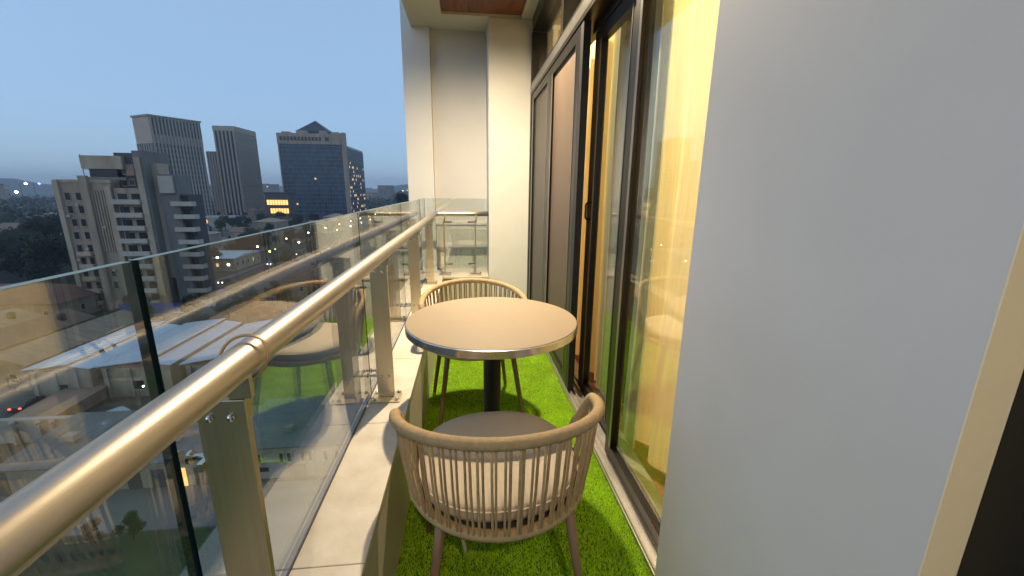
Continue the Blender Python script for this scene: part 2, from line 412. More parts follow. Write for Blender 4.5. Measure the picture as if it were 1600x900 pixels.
def pane(x0, x1, y0, y1, z0, z1):
    p = B(x0, x1, y0, y1, z0, z1).build('glass_pane', 'glass', rail)
    e = MB(); t = 0.0006
    if x1 - x0 < y1 - y0:
        e.quad((x0, y0 - t, z0), (x1, y0 - t, z0), (x1, y0 - t, z1), (x0, y0 - t, z1))
        e.build('polished_edge', 'glass_edge', p); e = MB()
        e.quad((x1, y1 + t, z0), (x0, y1 + t, z0), (x0, y1 + t, z1), (x1, y1 + t, z1))
    else:
        e.quad((x0 - t, y1, z0), (x0 - t, y0, z0), (x0 - t, y0, z1), (x0 - t, y1, z1))
        e.build('polished_edge', 'glass_edge', p); e = MB()
        e.quad((x1 + t, y0, z0), (x1 + t, y1, z0), (x1 + t, y1, z1), (x1 + t, y0, z1))
    e.build('polished_edge', 'glass_edge', p)
    e2 = MB()
    e2.quad((x0, y0, z1 + t), (x1, y0, z1 + t), (x1, y1, z1 + t), (x0, y1, z1 + t))
    e2.build('top_edge', 'glass_top', p)
    return p
J = [-1.55, -0.5, 0.552, 1.628, 2.66, 3.74, YE + 0.07]
for a, b in zip(J[:-1], J[1:]):
    p = pane(GX - 0.006, GX + 0.006, a + 0.006, b - 0.006, LZ + 0.0075, GT)
    for y, s in ((a, 1), (b, -1)):
        if y > 4: continue
        for z in (RZ - 0.15, LZ + 0.10):
            if z > 0.7 and s < 0: continue
            yc = y + s * 0.024
            MB().tube([(GX + 0.0065, yc, z), (GX + 0.011, yc, z), (GX + 0.0112, yc, z), (PX - 0.033, yc, z)], [0.010, 0.010, 0.005, 0.005], 16).build('clamp', 'steel_bolt', p, smooth=False)
            MB().tube([(GX - 0.0065, yc, z), (GX - 0.011, yc, z), (GX - 0.014, yc, z)], [0.010, 0.010, 0.006], 16).build('clamp_cap', 'steel_bolt', p)
            MB().box(PX - 0.041, PX - 0.033, min(y, yc) - 0.004, max(y, yc) + 0.004, z - 0.006, z + 0.006).build('clamp_arm', 'steel_bolt', p)
p = pane(-0.405, 0.200, YE + 0.064, YE + 0.076, LZ + 0.06, GT)
for x, s in ((-0.235, 1), (0.075, -1)):
    for z in (RZ - 0.085, LZ + 0.10):
        MB().box(min(x, x + s * 0.075), max(x, x + s * 0.075), YE + 0.040, YE + 0.063, z - 0.010, z + 0.010).build('clamp', 'steel_bolt', p, bevel=0.002)
# ring round the handrail
ring = [(RX + math.cos(t) * 0.0300, 0.582 + 0.012 * math.sin(t + 0.5), RZ + 0.002 + math.sin(t) * 0.0300) for t in [2 * math.pi * k / 36 for k in range(36)]]
o = MB().tube(ring, 0.0022, 8, closed=True).build('wire_ring', 'copper_wire', None, smooth=True); tag(o, 'thin brown wire ring looped round the handrail', 'ring')

# =================================================================== SLIDING DOORS
door = thing('sliding_door', 'dark framed sliding glass door along the balcony', 'door', (0, 0, 0))
# sill track with ribs
MB().box(0.597, 0.79, 0.9735, 4.098, -0.004, 0.012).build('sill', 'track_metal', door)
for x in (0.602, 0.626, 0.650, 0.684, 0.712):
    B(x - 0.003, x + 0.003, 0.974, 4.097, 0.0125, 0.030).build('track_rib', 'track_metal', door)
# outer frame
def fr(x0, x1, y0, y1, z0, z1, name='frame_bar', m='anodised', parent=None): return B(x0, x1, y0, y1, z0, z1).build(name, m, parent or door, bevel=0.0015)
fr(0.600, 0.74, 4.045, 4.097, 0.013, 2.62, 'jamb')
fr(0.60, 0.755, 0.974, 4.044, 2.10, 2.20, 'transom_bar')
B(0.5985, 0.5998, 0.974, 4.044, 2.122, 2.182).build('transom_face', 'anodised_edge', door)
fr(0.60, 0.755, 0.974, 4.044, 2.621, 2.738, 'head')
for y in (2.86, 1.7): fr(0.61, 0.74, y - 0.03, y + 0.03, 2.201, 2.62, 'transom_mullion')
for a, b in ((4.044, 2.89), (2.83, 1.73), (1.67, 0.974)):
    B(0.668, 0.674, b, a, 2.202, 2.619).build('transom_pane', 'door_glass', door)
fr(0.684, 0.755, 0.974, 2.40, 2.062, 2.0985, 'inner_head')
def leaf(name, x, y0, y1, z0, z1, glass, gm, stile=0.07, railh=0.07, fm='anodised', edge=True):
    lf = MB().box(x - 0.02, x + 0.02, y0, y0 + stile, z0, z1).box(x - 0.02, x + 0.02, y1 - stile, y1, z0, z1)
    lf.box(x - 0.0195, x + 0.0195, y0 + stile, y1 - stile, z0, z0 + railh).box(x - 0.0195, x + 0.0195, y0 + stile, y1 - stile, z1 - railh, z1)
    l = lf.build(name, fm, door)
    B(x - 0.004, x + 0.004, y0 + stile, y1 - stile, z0 + railh, z1 - railh).build(glass, gm, l)
    if edge:
        for ye in (y0 + stile, y1 - stile):
            B(x - 0.0225, x - 0.0203, ye - 0.010, ye - 0.001 if ye < (y0 + y1) / 2 else ye + 0.008, z0 + railh, z1 - railh).build('bead', 'anodised_edge', l)
    return l
# two screened outer panels at the far end
l = leaf('screen_panel', 0.626, 3.18, 4.03, 0.031, 2.095, 'screen', 'blind_dark', 0.085, 0.06)
l = leaf('screen_panel', 0.6265, 2.36, 3.175, 0.031, 2.095, 'screen', 'blind_brown', 0.085, 0.06)
B(0.607, 0.646, 2.30, 2.3585, 0.031, 2.095).build('meeting_stile', 'rubber', door)
# two glazed inner leaves
l1 = leaf('door_leaf', 0.712, 1.75, 2.37, 0.031, 2.06, 'glass_pane', 'door_glass', 0.10, 0.06)
l2 = leaf('door_leaf', 0.660, 0.93, 1.68, 0.031, 2.06, 'glass_pane', 'door_glass', 0.058, 0.06)
hd = MB().tube([(0.692, 2.29, 1.09), (0.668, 2.29, 1.09), (0.662, 2.29, 1.10), (0.662, 2.29, 1.17), (0.668, 2.29, 1.18), (0.692, 2.29, 1.18)], 0.006, 8).build('handle', 'black_metal', l1, smooth=True)
# near door beyond the grey wall, dark
nd = thing('near_door', 'dark door frame at the right edge past the cream strip', 'door', (0, 0, 0))
B(0.6145, 0.70, 0.27, 0.3598, 0.0, 2.6).build('jamb', 'anodised', nd)
B(0.63, 0.67, -2.9, 0.268, 0.0, 0.08).build('bottom_rail', 'anodised', nd)
B(0.63, 0.67, -2.9, 0.268, 2.1, 2.6).build('top_rail', 'anodised', nd)
B(0.645, 0.655, -2.9, 0.268, 0.081, 2.099).build('dark_panel', 'blind_brown', nd)

# curtains inside, and a dark sheet added behind their gap
def curtain(name, label, m, y0, y1, x, amp, pitch, z0=-0.015, z1=2.66, flare=0.0):
    c = MB(); n = max(8, int((y1 - y0) / 0.008)); rows = 8
    for r in range(rows + 1):
        z = z0 + (z1 - z0) * r / rows
        for k in range(n + 1):
            y = y0 + (y1 - y0) * k / n
            a = amp * (0.75 + 0.25 * math.sin(y * 7.3)) * (1.15 - 0.3 * r / rows)
            xx = x + a * math.sin(2 * math.pi * y / pitch + 0.9 * math.sin(y * 5.1) + 0.15 * math.sin(z * 1.7 + y * 9)) + 0.008 * math.sin(z * 2.1 + y * 3)
            yy_ = y + flare * (1 - r / rows) ** 2 * (1 if y < (y0 + y1) / 2 else -1) * -1
            c.v.append((xx, yy_, z))
    for r in range(rows):
        for k in range(n):
            a = r * (n + 1) + k; c.f.append((a, a + 1, a + n + 2, a + n + 1))
    o = c.build(name, m, None, smooth=True); tag(o, label, 'curtain'); return o
curtain('curtain', 'ochre yellow curtain hanging behind the far door leaf', 'drape_ochre', 2.44, 4.1, 0.87, 0.040, 0.16)
curtain('sheer_curtain', 'pale sheer curtain behind the middle of the far door leaf', 'drape_sheer', 2.10, 2.44, 0.83, 0.018, 0.09)
curtain('gap_dark_sheet', 'added dark sheet that keeps the gap between the pale curtains dark', 'gap_dark', 1.86, 2.34, 0.93, 0.012, 0.11)  # added sheet, hides the lit room so the gap stays dark
curtain('sheer_curtain', 'narrow pale sheer curtain behind the near door leaf', 'drape_sheer', 1.75, 1.89, 0.82, 0.016, 0.08, flare=0.01)
curtain('curtain', 'ochre yellow curtain glowing beside the grey wall', 'drape_ochre', 0.5, 1.87, 0.88, 0.036, 0.19)

# room lamp and balcony downlights
def lamp(name, kind, loc, power, color, size):
    d = bpy.data.lights.new(name, kind); d.energy = power; d.color = color
    if kind == 'AREA': d.shape = 'DISK'; d.size = size
    else: d.shadow_soft_size = size
    return d
rl = thing('ceiling_lamp', 'warm ceiling lamp inside the curtained room', 'lamp', (2.3, 1.9, CZ))
MB().lathe([(0.16, -0.06), (0.18, -0.03), (0.18, -0.002)], 24).build('lamp_shade', 'lamp_white', rl, smooth=True)
ld = lamp('room_light', 'POINT', None, 320, (1.0, 0.80, 0.48), 0.12)
lo = bpy.data.objects.new('room_light', ld); COL.objects.link(lo); lo.parent = rl; lo.location = (0, 0, -0.3)
def downlight(x, y, power, label):
    t = thing('downlight', label, 'lamp', (x, y, CZ), 0, 'balcony downlights')
    MB().lathe([(0.038, 0.021), (0.050, 0.0205), (0.056, 0.014), (0.054, 0.012), (0.040, 0.013)], 28, capb=False, capt=False).build('trim_ring', 'lamp_white', t, smooth=True)
    MB().lathe([(0.037, 0.0205), (0.037, 0.0212)], 28).build('diffuser', 'lamp_glow', t)
    d = lamp('downlight_lamp', 'SPOT', None, power, (1.0, 0.79, 0.50), 0.035); d.spot_size = R(165); d.spot_blend = 1.0
    q = bpy.data.objects.new('downlight_lamp', d); COL.objects.link(q); q.parent = t; q.location = (0, 0, 0.010)
downlight(0.12, 2.80, 520, 'round ceiling downlight over the far chair')
downlight(0.12, -1.3, 140, 'round ceiling downlight behind the viewer')

# =================================================================== TABLE AND CHAIRS
tb = thing('round_table', 'round table with tan top and aluminium edge between the two chairs', 'table', (0.092, 1.578, 0))
o = MB().lathe([(0.30, 0.7115), (0.340, 0.7115), (0.3425, 0.713), (0.3425, 0.7385), (0.341, 0.7405), (0.3395, 0.741)], 96).build('edge_band', 'aluminium_band', tb); smooth_by_angle(o)
o = MB().lathe([(0.3385, 0.7412), (0.338, 0.7428), (0.3365, 0.7434)], 96).build('table_top', 'table_top', tb); smooth_by_angle(o, 0.5)
o = MB().lathe([(0.036, 0.02), (0.036, 0.70), (0.038, 0.702)], 28).build('pedestal', 'black_metal', tb); smooth_by_angle(o)
o = MB().lathe([(0.19, 0.0), (0.19, 0.008), (0.175, 0.013), (0.05, 0.02)], 40).build('base', 'black_metal', tb); smooth_by_angle(o)
MB().box(-0.12, 0.12, -0.02, 0.02, 0.7025, 0.7110).box(-0.02, 0.02, -0.12, -0.0205, 0.7025, 0.7110).box(-0.02, 0.02, 0.0205, 0.12, 0.7025, 0.7110).build('bracket', 'black_metal', tb)

def rim_pt(a):
    """a: angle in degrees from the back (-y); returns rim centre line"""
    s = abs(a)
    if s <= 88:
        r = 0.292; z = 0.690 - 0.065 * (s / 88) ** 2
    else:
        t = (s - 88) / 22.0
        r = 0.292 - 0.034 * t * t; z = 0.625 - 0.208 * t ** 1.45
    th = math.radians(a)
    return Vector((r * math.sin(th), -r * math.cos(th) * (1.0 if s < 88 else 1.0), z))
def ring_pt(a, r=0.252, z=0.405):
    th = math.radians(a); return Vector((r * math.sin(th), -r * math.cos(th), z))
def make_chair(label, loc, rz):
    ch = thing('rope_chair', label, 'chair', loc, rz, 'rope chairs at the table')
    n = 300; P = []; Rd = []
    for k in range(n + 1):
        a = -110 + 220 * k / n; P.append(rim_pt(a)); Rd.append(0.0152 + (0.0009 if k % 2 else -0.0005) + rnd.uniform(-.0002, .0002))
    MB().tube(P, Rd, 14).build('back_rim', 'rope', ch, smooth=True)
    Q = []; Rq = []
    for k in range(240):
        a = 360 * k / 240; Q.append(ring_pt(a)); Rq.append(0.0150 + (0.0008 if k % 2 else -0.0005))
    MB().tube(Q, Rq, 12, closed=True).build('seat_ring', 'rope', ch, smooth=True)
    N = 62
    for k in range(N):
        a = -99 + 198 * (k + 0.5) / N + rnd.uniform(-0.35, 0.35) + (0.55 if k % 2 else -0.55)
        top = rim_pt(a); b = ring_pt(a * 1.02 + rnd.uniform(-.5, .5), 0.2605, 0.400)
        mid = top.lerp(b, 0.5) + Vector((math.sin(math.radians(a)), -math.cos(math.radians(a)), 0)) * 0.004
        MB().tube([top, top.lerp(mid, .6), mid, mid.lerp(b, .55), b, b + Vector((0, 0, -0.014)) - Vector((math.sin(math.radians(a)), -math.cos(math.radians(a)), 0)) * 0.006], 0.0037 + rnd.uniform(-.0004, .0004), 6).build('rope', rnd.choice(['rope', 'rope', 'rope_light', 'rope_worn']), ch, smooth=True)
    # seat pan and cushion
    MB().lathe([(0.05, 0.392), (0.236, 0.395), (0.240, 0.404), (0.236, 0.412), (0.05, 0.412)], 40).build('seat_pan', 'seat_pan', ch, smooth=False)
    cu = MB(); seg = 56
    prof = [(0.93, 0.4135), (0.985, 0.420), (1.0, 0.432), (1.0, 0.444), (0.985, 0.455), (0.95, 0.462), (0.8, 0.467), (0.5, 0.471), (0.2, 0.472), (0.01, 0.472)]
    for q, z in prof:
        for j in range(seg):
            t = 2 * math.pi * j / seg; c, s_ = math.cos(t), math.sin(t)
            e = 0.86
            cu.v.append((0.232 * q * math.copysign(abs(c) ** e, c), 0.010 + 0.238 * q * math.copysign(abs(s_) ** e, s_), z))
    for k in range(len(prof) - 1):
        for j in range(seg): cu.f.append((k * seg + j, k * seg + (j + 1) % seg, (k + 1) * seg + (j + 1) % seg, (k + 1) * seg + j))
    cu.f.append(tuple(reversed(range(seg)))); cu.f.append(tuple((len(prof) - 1) * seg + j for j in range(seg)))
    cs = cu.build('seat_cushion', 'cushion', ch, smooth=True)
    pp = []
    for j in range(seg):
        t = 2 * math.pi * j / seg; c, s_ = math.cos(t), math.sin(t)
        pp.append((0.233 * math.copysign(abs(c) ** .86, c), 0.010 + 0.239 * math.copysign(abs(s_) ** .86, s_), 0.452))
    MB().tube(pp, 0.0028, 6, closed=True).build('piping', 'cushion', cs, smooth=True)
    for a in (-46, 46, 134, -134):
        t = ring_pt(a, 0.240, 0.400); f = ring_pt(a, 0.318, 0.0)
        MB().tube([t, t.lerp(f, 0.5), f.lerp(t, 0.01), f], [0.0145, 0.0125, 0.0105, 0.0100], 14).build('leg', 'chair_frame', ch, smooth=True)
    st = MB()
    p0 = ring_pt(-32, 0.235, 0.41); 
    st.tube([p0, p0 + Vector((0.002, 0.0, -0.03)), p0 + Vector((0.006, 0.01, -0.06)), p0 + Vector((0.013, 0.012, -0.10)), p0 + Vector((0.015, 0.016, -0.115))], [0.004, 0.0045, 0.005, 0.0045, 0.001], 6).build('cushion_tie', 'cushion', ch, smooth=True)
    return ch
make_chair('rope chair in front of the table seen from behind', (0.080, 1.095, 0.008), R(4))
make_chair('rope chair on the far side of the table facing the viewer', (0.034, 2.205, 0.008), R(180 + 8))

# =================================================================== THE CITY BELOW
gd = MB(); gd.quad((-4000, -3000, GZ), (4000, -3000, GZ), (4000, 4000, GZ), (-4000, 4000, GZ)); struct(gd.build('ground', 'city_ground'))
def sheet(name, m, x0, x1, y0, y1, dz): 
    s = MB(); s.quad((x0, y0, GZ + dz), (x1, y0, GZ + dz), (x1, y1, GZ + dz), (x0, y1, GZ + dz)); return struct(s.build(name, m))
sheet('road', 'asphalt', -84, -72, 40, 900, 0.02)
sheet('side_road', 'asphalt', -240, -84, 92.5, 98.5, 0.02)
sheet('yard', 'asphalt', -66, -60, 52, 92.4, 0.02)
sheet('courtyard', 'paving', -24, -4, 14, 40.9, 0.03)
sheet('driveway', 'paving_grey', -52, -24.2, 35.2, 41.2, 0.03)
sheet('lawn', 'lawn', -52, -24.2, 8, 35.0, 0.03)
for s in (-84.4, -71.6):
    struct(B(s - 1.2, s + 1.2, 40, 900, GZ, GZ + 0.14).build('pavement', 'paving_grey'))
ln = MB()
for k in range(60): ln.quad((-78.1, 42 + k * 9, GZ + .026), (-77.9, 42 + k * 9, GZ + .026), (-77.9, 46 + k * 9, GZ + .026), (-78.1, 46 + k * 9, GZ + .026))
struct(ln.build('lane_marking', 'road_paint'))

WIN = {}
def window(parent, x, y, z, w, h, face='-y', glow=None, frame='slab_white'):
    """a window with its own reveal: frame proud of the wall, pane set back in it"""
    key = (w, h, face, frame)
    if key not in WIN:
        t = 0.12; m = MB()
        if face == '-y':
            m.box(-w / 2 - t, -w / 2, -0.10, 0.02, -t, h + t).box(w / 2, w / 2 + t, -0.10, 0.02, -t, h + t).box(-w / 2, w / 2, -0.10, 0.02, h, h + t).box(-w / 2 - .1, w / 2 + .1, -0.22, 0.02, -t - .08, -0.001)
            g = MB().box(-w / 2, w / 2, -0.03, 0.01, 0, h)
        else:
            m.box(-0.02, 0.10, -w / 2 - t, -w / 2, -t, h + t).box(-0.02, 0.10, w / 2, w / 2 + t, -t, h + t).box(-0.02, 0.10, -w / 2, w / 2, h, h + t).box(-0.02, 0.22, -w / 2 - .1, w / 2 + .1, -t - .08, -0.001)
            g = MB().box(-0.01, 0.03, -w / 2, w / 2, 0, h)
        WIN[key] = (m.mesh('window', frame), g)
    me, g = WIN[key]
    k2 = key + (glow,)
    if k2 not in WIN: WIN[k2] = g.mesh('pane', glow or 'window_dark')
    o = link('window', me, parent, (x, y, z)); link('pane', WIN[k2], o)
    return o

# ---- tan residential tower with balconies (left)
T1 = thing('residential_tower', 'tan balconied residential tower, nearest of the high buildings', 'building', (-98, 112, GZ))
B(0, 12.2, 0, 20, 0, 31.8).build('wall', 'tan_render', T1)
B(-0.15, 12.35, -0.15, 20.15, 31.81, 32.5).build('roof_band', 'tan_light', T1)
B(5.6, 14.2, 2.2, 16, 32.51, 33.2).build('roof_slab', 'grey_render', T1)
B(6.0, 13.8, 2.6, 15.6, 33.21, 35.1).build('lift_room', 'window_dark', T1)
B(5.2, 14.4, 1.6, 16.4, 35.11, 38.2).build('parapet_block', 'tan_light', T1)
B(12.21, 19.0, 2.6, 11, 0, 39.0).build('core', 'grey_dark', T1)
B(12.6, 18.9, -0.2, 2.59, 0, 30.6).build('bay', 'tan_render', T1)
B(14.6, 16.4, 2.2, 2.59, 33.6, 36.3).build('roof_panel', 'pink_wall', T1)
B(19.01, 21.2, -1.2, 8, 0, 39.3).build('slab_tower', 'grey_render', T1)
B(19.3, 20.6, -1.5, -1.21, 4, 37.8).build('pilaster', 'tan_light', T1)
B(21.21, 22.6, 1.0, 5.0, 8, 36.6).build('pilaster', 'tan_light', T1)
B(22.61, 26.6, 0.4, 6, 0, 34.0).build('wing', 'grey_render', T1)
B(23.0, 26.2, -0.3, 0.39, 29.5, 33.6).build('wing_head', 'slab_white', T1)
B(26.61, 29.2, 1.2, 5.5, 0.001, 29.2).build('balcony_recess', 'grey_dark', T1)
bal1 = MB().box(-3.1, 3.1, -1.7, 0, 0, 0.22).box(-3.1, 3.1, -1.7, -1.55, 0.22, 1.15).box(-3.1, -2.95, -1.55, 0, 0.22, 1.15).box(2.95, 3.1, -1.55, 0, 0.22, 1.15).mesh('balcony', 'slab_white')
bal2 = MB().box(-2.4, 2.4, -1.9, 0, 0, 0.22).box(-2.4, 2.4, -1.9, -1.75, 0.22, 1.1).box(2.25, 2.4, -1.75, 0, 0.22, 1.1).box(-2.4, -2.25, -1.75, 0, 0.22, 1.1).mesh('balcony', 'slab_white')
for k in range(9):
    z = 1.6 + k * 3.15
    b = link('balcony', bal1, T1, (16.0, -0.21, z))
    B(13.4, 15.4, -0.26, -0.205, z + .3, z + 2.5).build('balcony_door', 'window_dark', T1)
    B(16.4, 18.3, -0.26, -0.205, z + .3, z + 2.5).build('balcony_door', 'window_dark', T1)
    b = link('balcony', bal2, T1, (27.6 + (0.3 if k % 2 else 0), 1.19, z - 0.4))
    B(26.9, 28.3, 1.15, 1.195, z - .1, z + 2.0).build('balcony_door', 'window_dark', T1)
    for x in ((2.2, 4.6, 8.6) if k % 3 else (2.4, 4.4)):
        if k < 9 and not (x > 8 and k > 3): window(T1, x, -0.001, z + 0.9, 1.1 if x < 8 else 0.9, 1.7, frame='tan_render')
    if k > 3:
        for x in (11.4,): pass
for x, w, h, pr_ in ((-0.15, 1.1, 32.3, .6), (5.9, 1.7, 33.4, .9), (10.9, 1.4, 31.0, .7)): B(x, x + w, -pr_, -0.003, 0, h).build('pier', 'tan_light' if w < 1.5 else 'tan_render', T1)
for k in range(5): B(7.7 + k * .62, 7.9 + k * .62, -0.35, -0.003, 15, 30).build('rib', 'tan_light', T1)
bal3 = MB().box(-1.6, 1.6, -1.2, 0, 0, .2).box(-1.6, 1.6, -1.2, -1.08, .2, 1.05).mesh('balcony', 'tan_light')
for k in range(5): link('balcony', bal3, T1, (3.6, -0.01, 1.6 + k * 3.15))
for k in range(10): B(1.2 + (k * 37 % 4) * 2.5, 1.9 + (k * 37 % 4) * 2.5, -0.5, -0.01, 2.0 + k * 2.7, 2.55 + k * 2.7).build('cooling_unit', 'slab_white', T1)
for k in range(3): B(12.75 + k * .55, 12.95 + k * .55, -0.30, -0.205, 18.5, 28.0).build('fluting', 'grey_dark', T1)
for (x, z) in ((13.6, 31.2), (15.2, 31.4), (14.2, 34.0), (17.2, 32.0)): window(T1, x, 2.59, z, 1.2, 1.2, frame='tan_render')
for k in range(4): B(21.205, 21.22, 5.3 + k * .65, 5.7 + k * .65, 3, 36).build('stair_glazing', 'window_dark', T1)
MB().tube([(4.4, 3, 32.5), (4.4, 3, 38.5)], .08, 5).tube([(5.2, 4, 32.5), (5.2, 4, 38.0)], .08, 5).tube([(4.4, 3, 35), (5.2, 4, 35)], .05, 4).tube([(4.4, 3, 37.5), (5.2, 4, 37.5)], .05, 4).build('roof_mast', 'grey_dark', T1)

# ---- tall finned tower
TA = thing('finned_tower', 'tall grey tower with vertical fins behind the tan tower', 'building', (-220, 330, GZ), math.atan2(27.6, 16.0))
W, D, Ht = 33.0, 20.0, 79.6
B(0, W, 0, D, 0, Ht - 19).build('body', 'tower_glass', TA)
B(-0.2, W + 0.2, -0.2, D + .2, Ht - 19, Ht - 1.2).build('crown', 'tower_crown', TA)
B(-0.8, W + 0.8, -0.9, D + .8, Ht - 1.19, Ht).build('cornice', 'tower_grey', TA)
B(-0.35, -0.001, 0, D, 0, Ht - 19.1).build('end_wall', 'tower_grey', TA)
f1 = B(0, 1.15, -0.85, -0.02, 0, Ht - 19.05).mesh('fin', 'tower_fin'); f2 = B(0, 1.0, -0.8, -0.21, Ht - 18.9, Ht - 1.25).mesh('fin', 'tower_crown')
sl = B(0, 1.0, -0.26, -0.205, Ht - 13, Ht - 2.0).mesh('slot', 'window_dark')
for k in range(15):
    link('fin', f1, TA, (0.2 + k * 2.2, 0, 0)); link('fin', f2, TA, (0.2 + k * 2.2, 0, 0)); link('slot', sl, TA, (1.3 + k * 2.2, 0, 0))
fs = B(-1.0, -0.36, 0, 1.0, 0, Ht - 19.2).mesh('fin', 'tower_grey')
for k in range(7): link('fin', fs, TA, (0, 0.6 + k * 2.9, 0))
tfl = MB()
for k in range(16): tfl.box(0.1, W - .1, -0.30, -0.015, 3.0 + k * 3.6, 3.7 + k * 3.6)
tfl.build('floor_band', 'tower_grey', TA)

# ---- slab tower in the middle
TB = thing('slab_tower', 'grey slab tower, middle one of the high buildings', 'building', (-217, 400, GZ))
B(0, 17, 0, 37, 0, 78).build('body', 'tower_glass', TB)
B(-.3, 17.5, -.3, 37.3, 78.01, 82).build('crown', 'tower_crown', TB)
f = B(0, 1.3, -0.8, -0.02, 0, 77.95).mesh('fin', 'tower_fin')
for k in range(6): link('fin', f, TB, (0.3 + k * 3.1, 0, 0))
f = B(17.01, 17.7, 0, 1.6, 0, 77.95).mesh('fin', 'tower_fin')
for k in range(13): link('fin', f, TB, (0, 0.2 + k * 2.93, 0))
bd = B(17.005, 17.45, 0, 37, 0, 1.9).mesh('floor_band', 'tower_grey')
for k in range(21): link('floor_band', bd, TB, (0, 0, 1.0 + k * 3.65))
B(-9.5, -0.01, 2, 30, 0, 61).build('wing', 'tower_grey', TB)
f = B(-9.4, -8.6, 1.4, 1.99, 0, 60.5).mesh('fin', 'tower_fin')
for k in range(5): link('fin', f, TB, (k * 2.1, 0, 0))

# ---- glass office block with pyramid roof
TC = thing('glass_office_block', 'dark blue glass office block with small pyramid roof', 'building', (-160, 390, GZ))
W, D = 54.0, 64.0
B(0, W, 0, D, 0, 67.5).build('body', 'curtain_glass', TC)
B(W + 0.01, W + 0.35, 3.5, D - .2, 0, 66).build('side_glazing', 'curtain_glass_dark', TC)
B(-1.0, -0.02, -0.8, D, 0, 68).build('edge_pier', 'tan_render', TC)
B(W - 2.0, W + 1.1, -1.1, 3.4, 0, 77.5).build('corner_pier', 'tan_render', TC)
B(-1.2, W - 2.01, -0.9, 12, 67.51, 76.3).build('attic', 'tan_render', TC)
for k in range(12): B(1.2 + k * 2.9, 3.4 + k * 2.9, -0.96, -0.905, 70.2, 73.4).build('attic_window', 'window_dark', TC)
B(38.5, 41.5, -0.96, -0.905, 70.2, 73.4).build('attic_window', 'window_dark', TC)
for x, w, h in ((2, 6, 1.5), (14, 8, 2.6), (33, 5, 2.8), (43, 6, 1.8)): B(x, x + w, 2, 9, 76.31, 76.3 + h).build('roof_plant', 'tower_fin', TC)
mg = MB()
for k in range(22): mg.box(0.2 + k * 2.5, 0.42 + k * 2.5, -0.30, -0.02, 0, 67.4)
mg.build('mullion_grid', 'mullion', TC)
mg = MB()
for k in range(19): mg.box(0, W - 2.1, -0.22, -0.015, 1.0 + k * 3.6, 1.55 + k * 3.6)
mg.build('spandrel_grid', 'mullion', TC)
mg = MB()
for k in range(18): mg.box(W + .36, W + .6, 4 + k * 3.3, 4.5 + k * 3.3, 0, 65.8)
for k in range(18): mg.box(W + .355, W + .5, 3.6, D - .3, 1.0 + k * 3.6, 1.7 + k * 3.6)
mg.build('side_grid', 'mullion', TC)
rp = MB(); rp.box(11, 37, 12.5, 36, 70, 79.5)
i = len(rp.v); rp.v += [(10, 11.5, 79.5), (38, 11.5, 79.5), (38, 37, 79.5), (10, 37, 79.5), (24, 23, 90)]
rp.f += [(i, i + 1, i + 4), (i + 1, i + 2, i + 4), (i + 2, i + 3, i + 4), (i + 3, i, i + 4), (i + 3, i + 2, i + 1, i)]
rp.build('pyramid_roof', 'slate_dark', TC)
lit = MB().box(0, .08, 0, 2.2, 0, 1.9).mesh('lit_window', 'glow_window')
for k in range(60):
    yb = rnd.randrange(0, 17); zb = min(rnd.randrange(0, 15), rnd.randrange(0, 17))
    link('lit_window', lit, TC, (W + .37, 4.7 + yb * 3.3, 1.8 + zb * 3.6))
lit2 = MB().box(0, 1.6, -0.08, 0, 0, 1.5).mesh('lit_window', 'glow_window')
for (x, z) in ((26.4, 38), (9.0, 16)): link('lit_window', lit2, TC, (x * 1.0, -0.03, z))

# ---- small building with two rows of yellow windows
SB = thing('lit_office', 'low dark building with two rows of yellow lit windows', 'building', (-150, 330, GZ))
B(0, 16.6, 0, 14, 0, 26.5).build('wall', 'grey_dark', SB)
B(-.3, 16.9, -.3, 14.3, 26.51, 27.4).build('roof', 'slate_dark', SB)
lw = B(0, 1.5, -0.12, 0, 0, 3.6).mesh('lit_window', 'glow_warm')
for r_, n0 in ((18.2, 0), (12.0, 1)):
    for k in range(n0, 8): link('lit_window', lw, SB, (1.2 + k * 1.9, 0, r_))
# ---- pale podium with amber windows
PD = thing('pale_podium', 'pale low podium with a strip of amber windows', 'building', (-203, 322, GZ))
B(0, 31, 0, 25, 0, 8.6).build('wall', 'white_render', PD)
B(-.4, 31.4, -.4, 25.4, 8.61, 9.3).build('roof', 'concrete', PD)
la = B(0, 1.7, -0.12, 0, 0, 2.6).mesh('lit_window', 'glow_amber')
for k in range(7): link('lit_window', la, PD, (1.0 + k * 2.1, 0, 5.0))
for k in range(9): window(PD, 2 + k * 1.7, 0, 0.8, 0.9, 3.2)

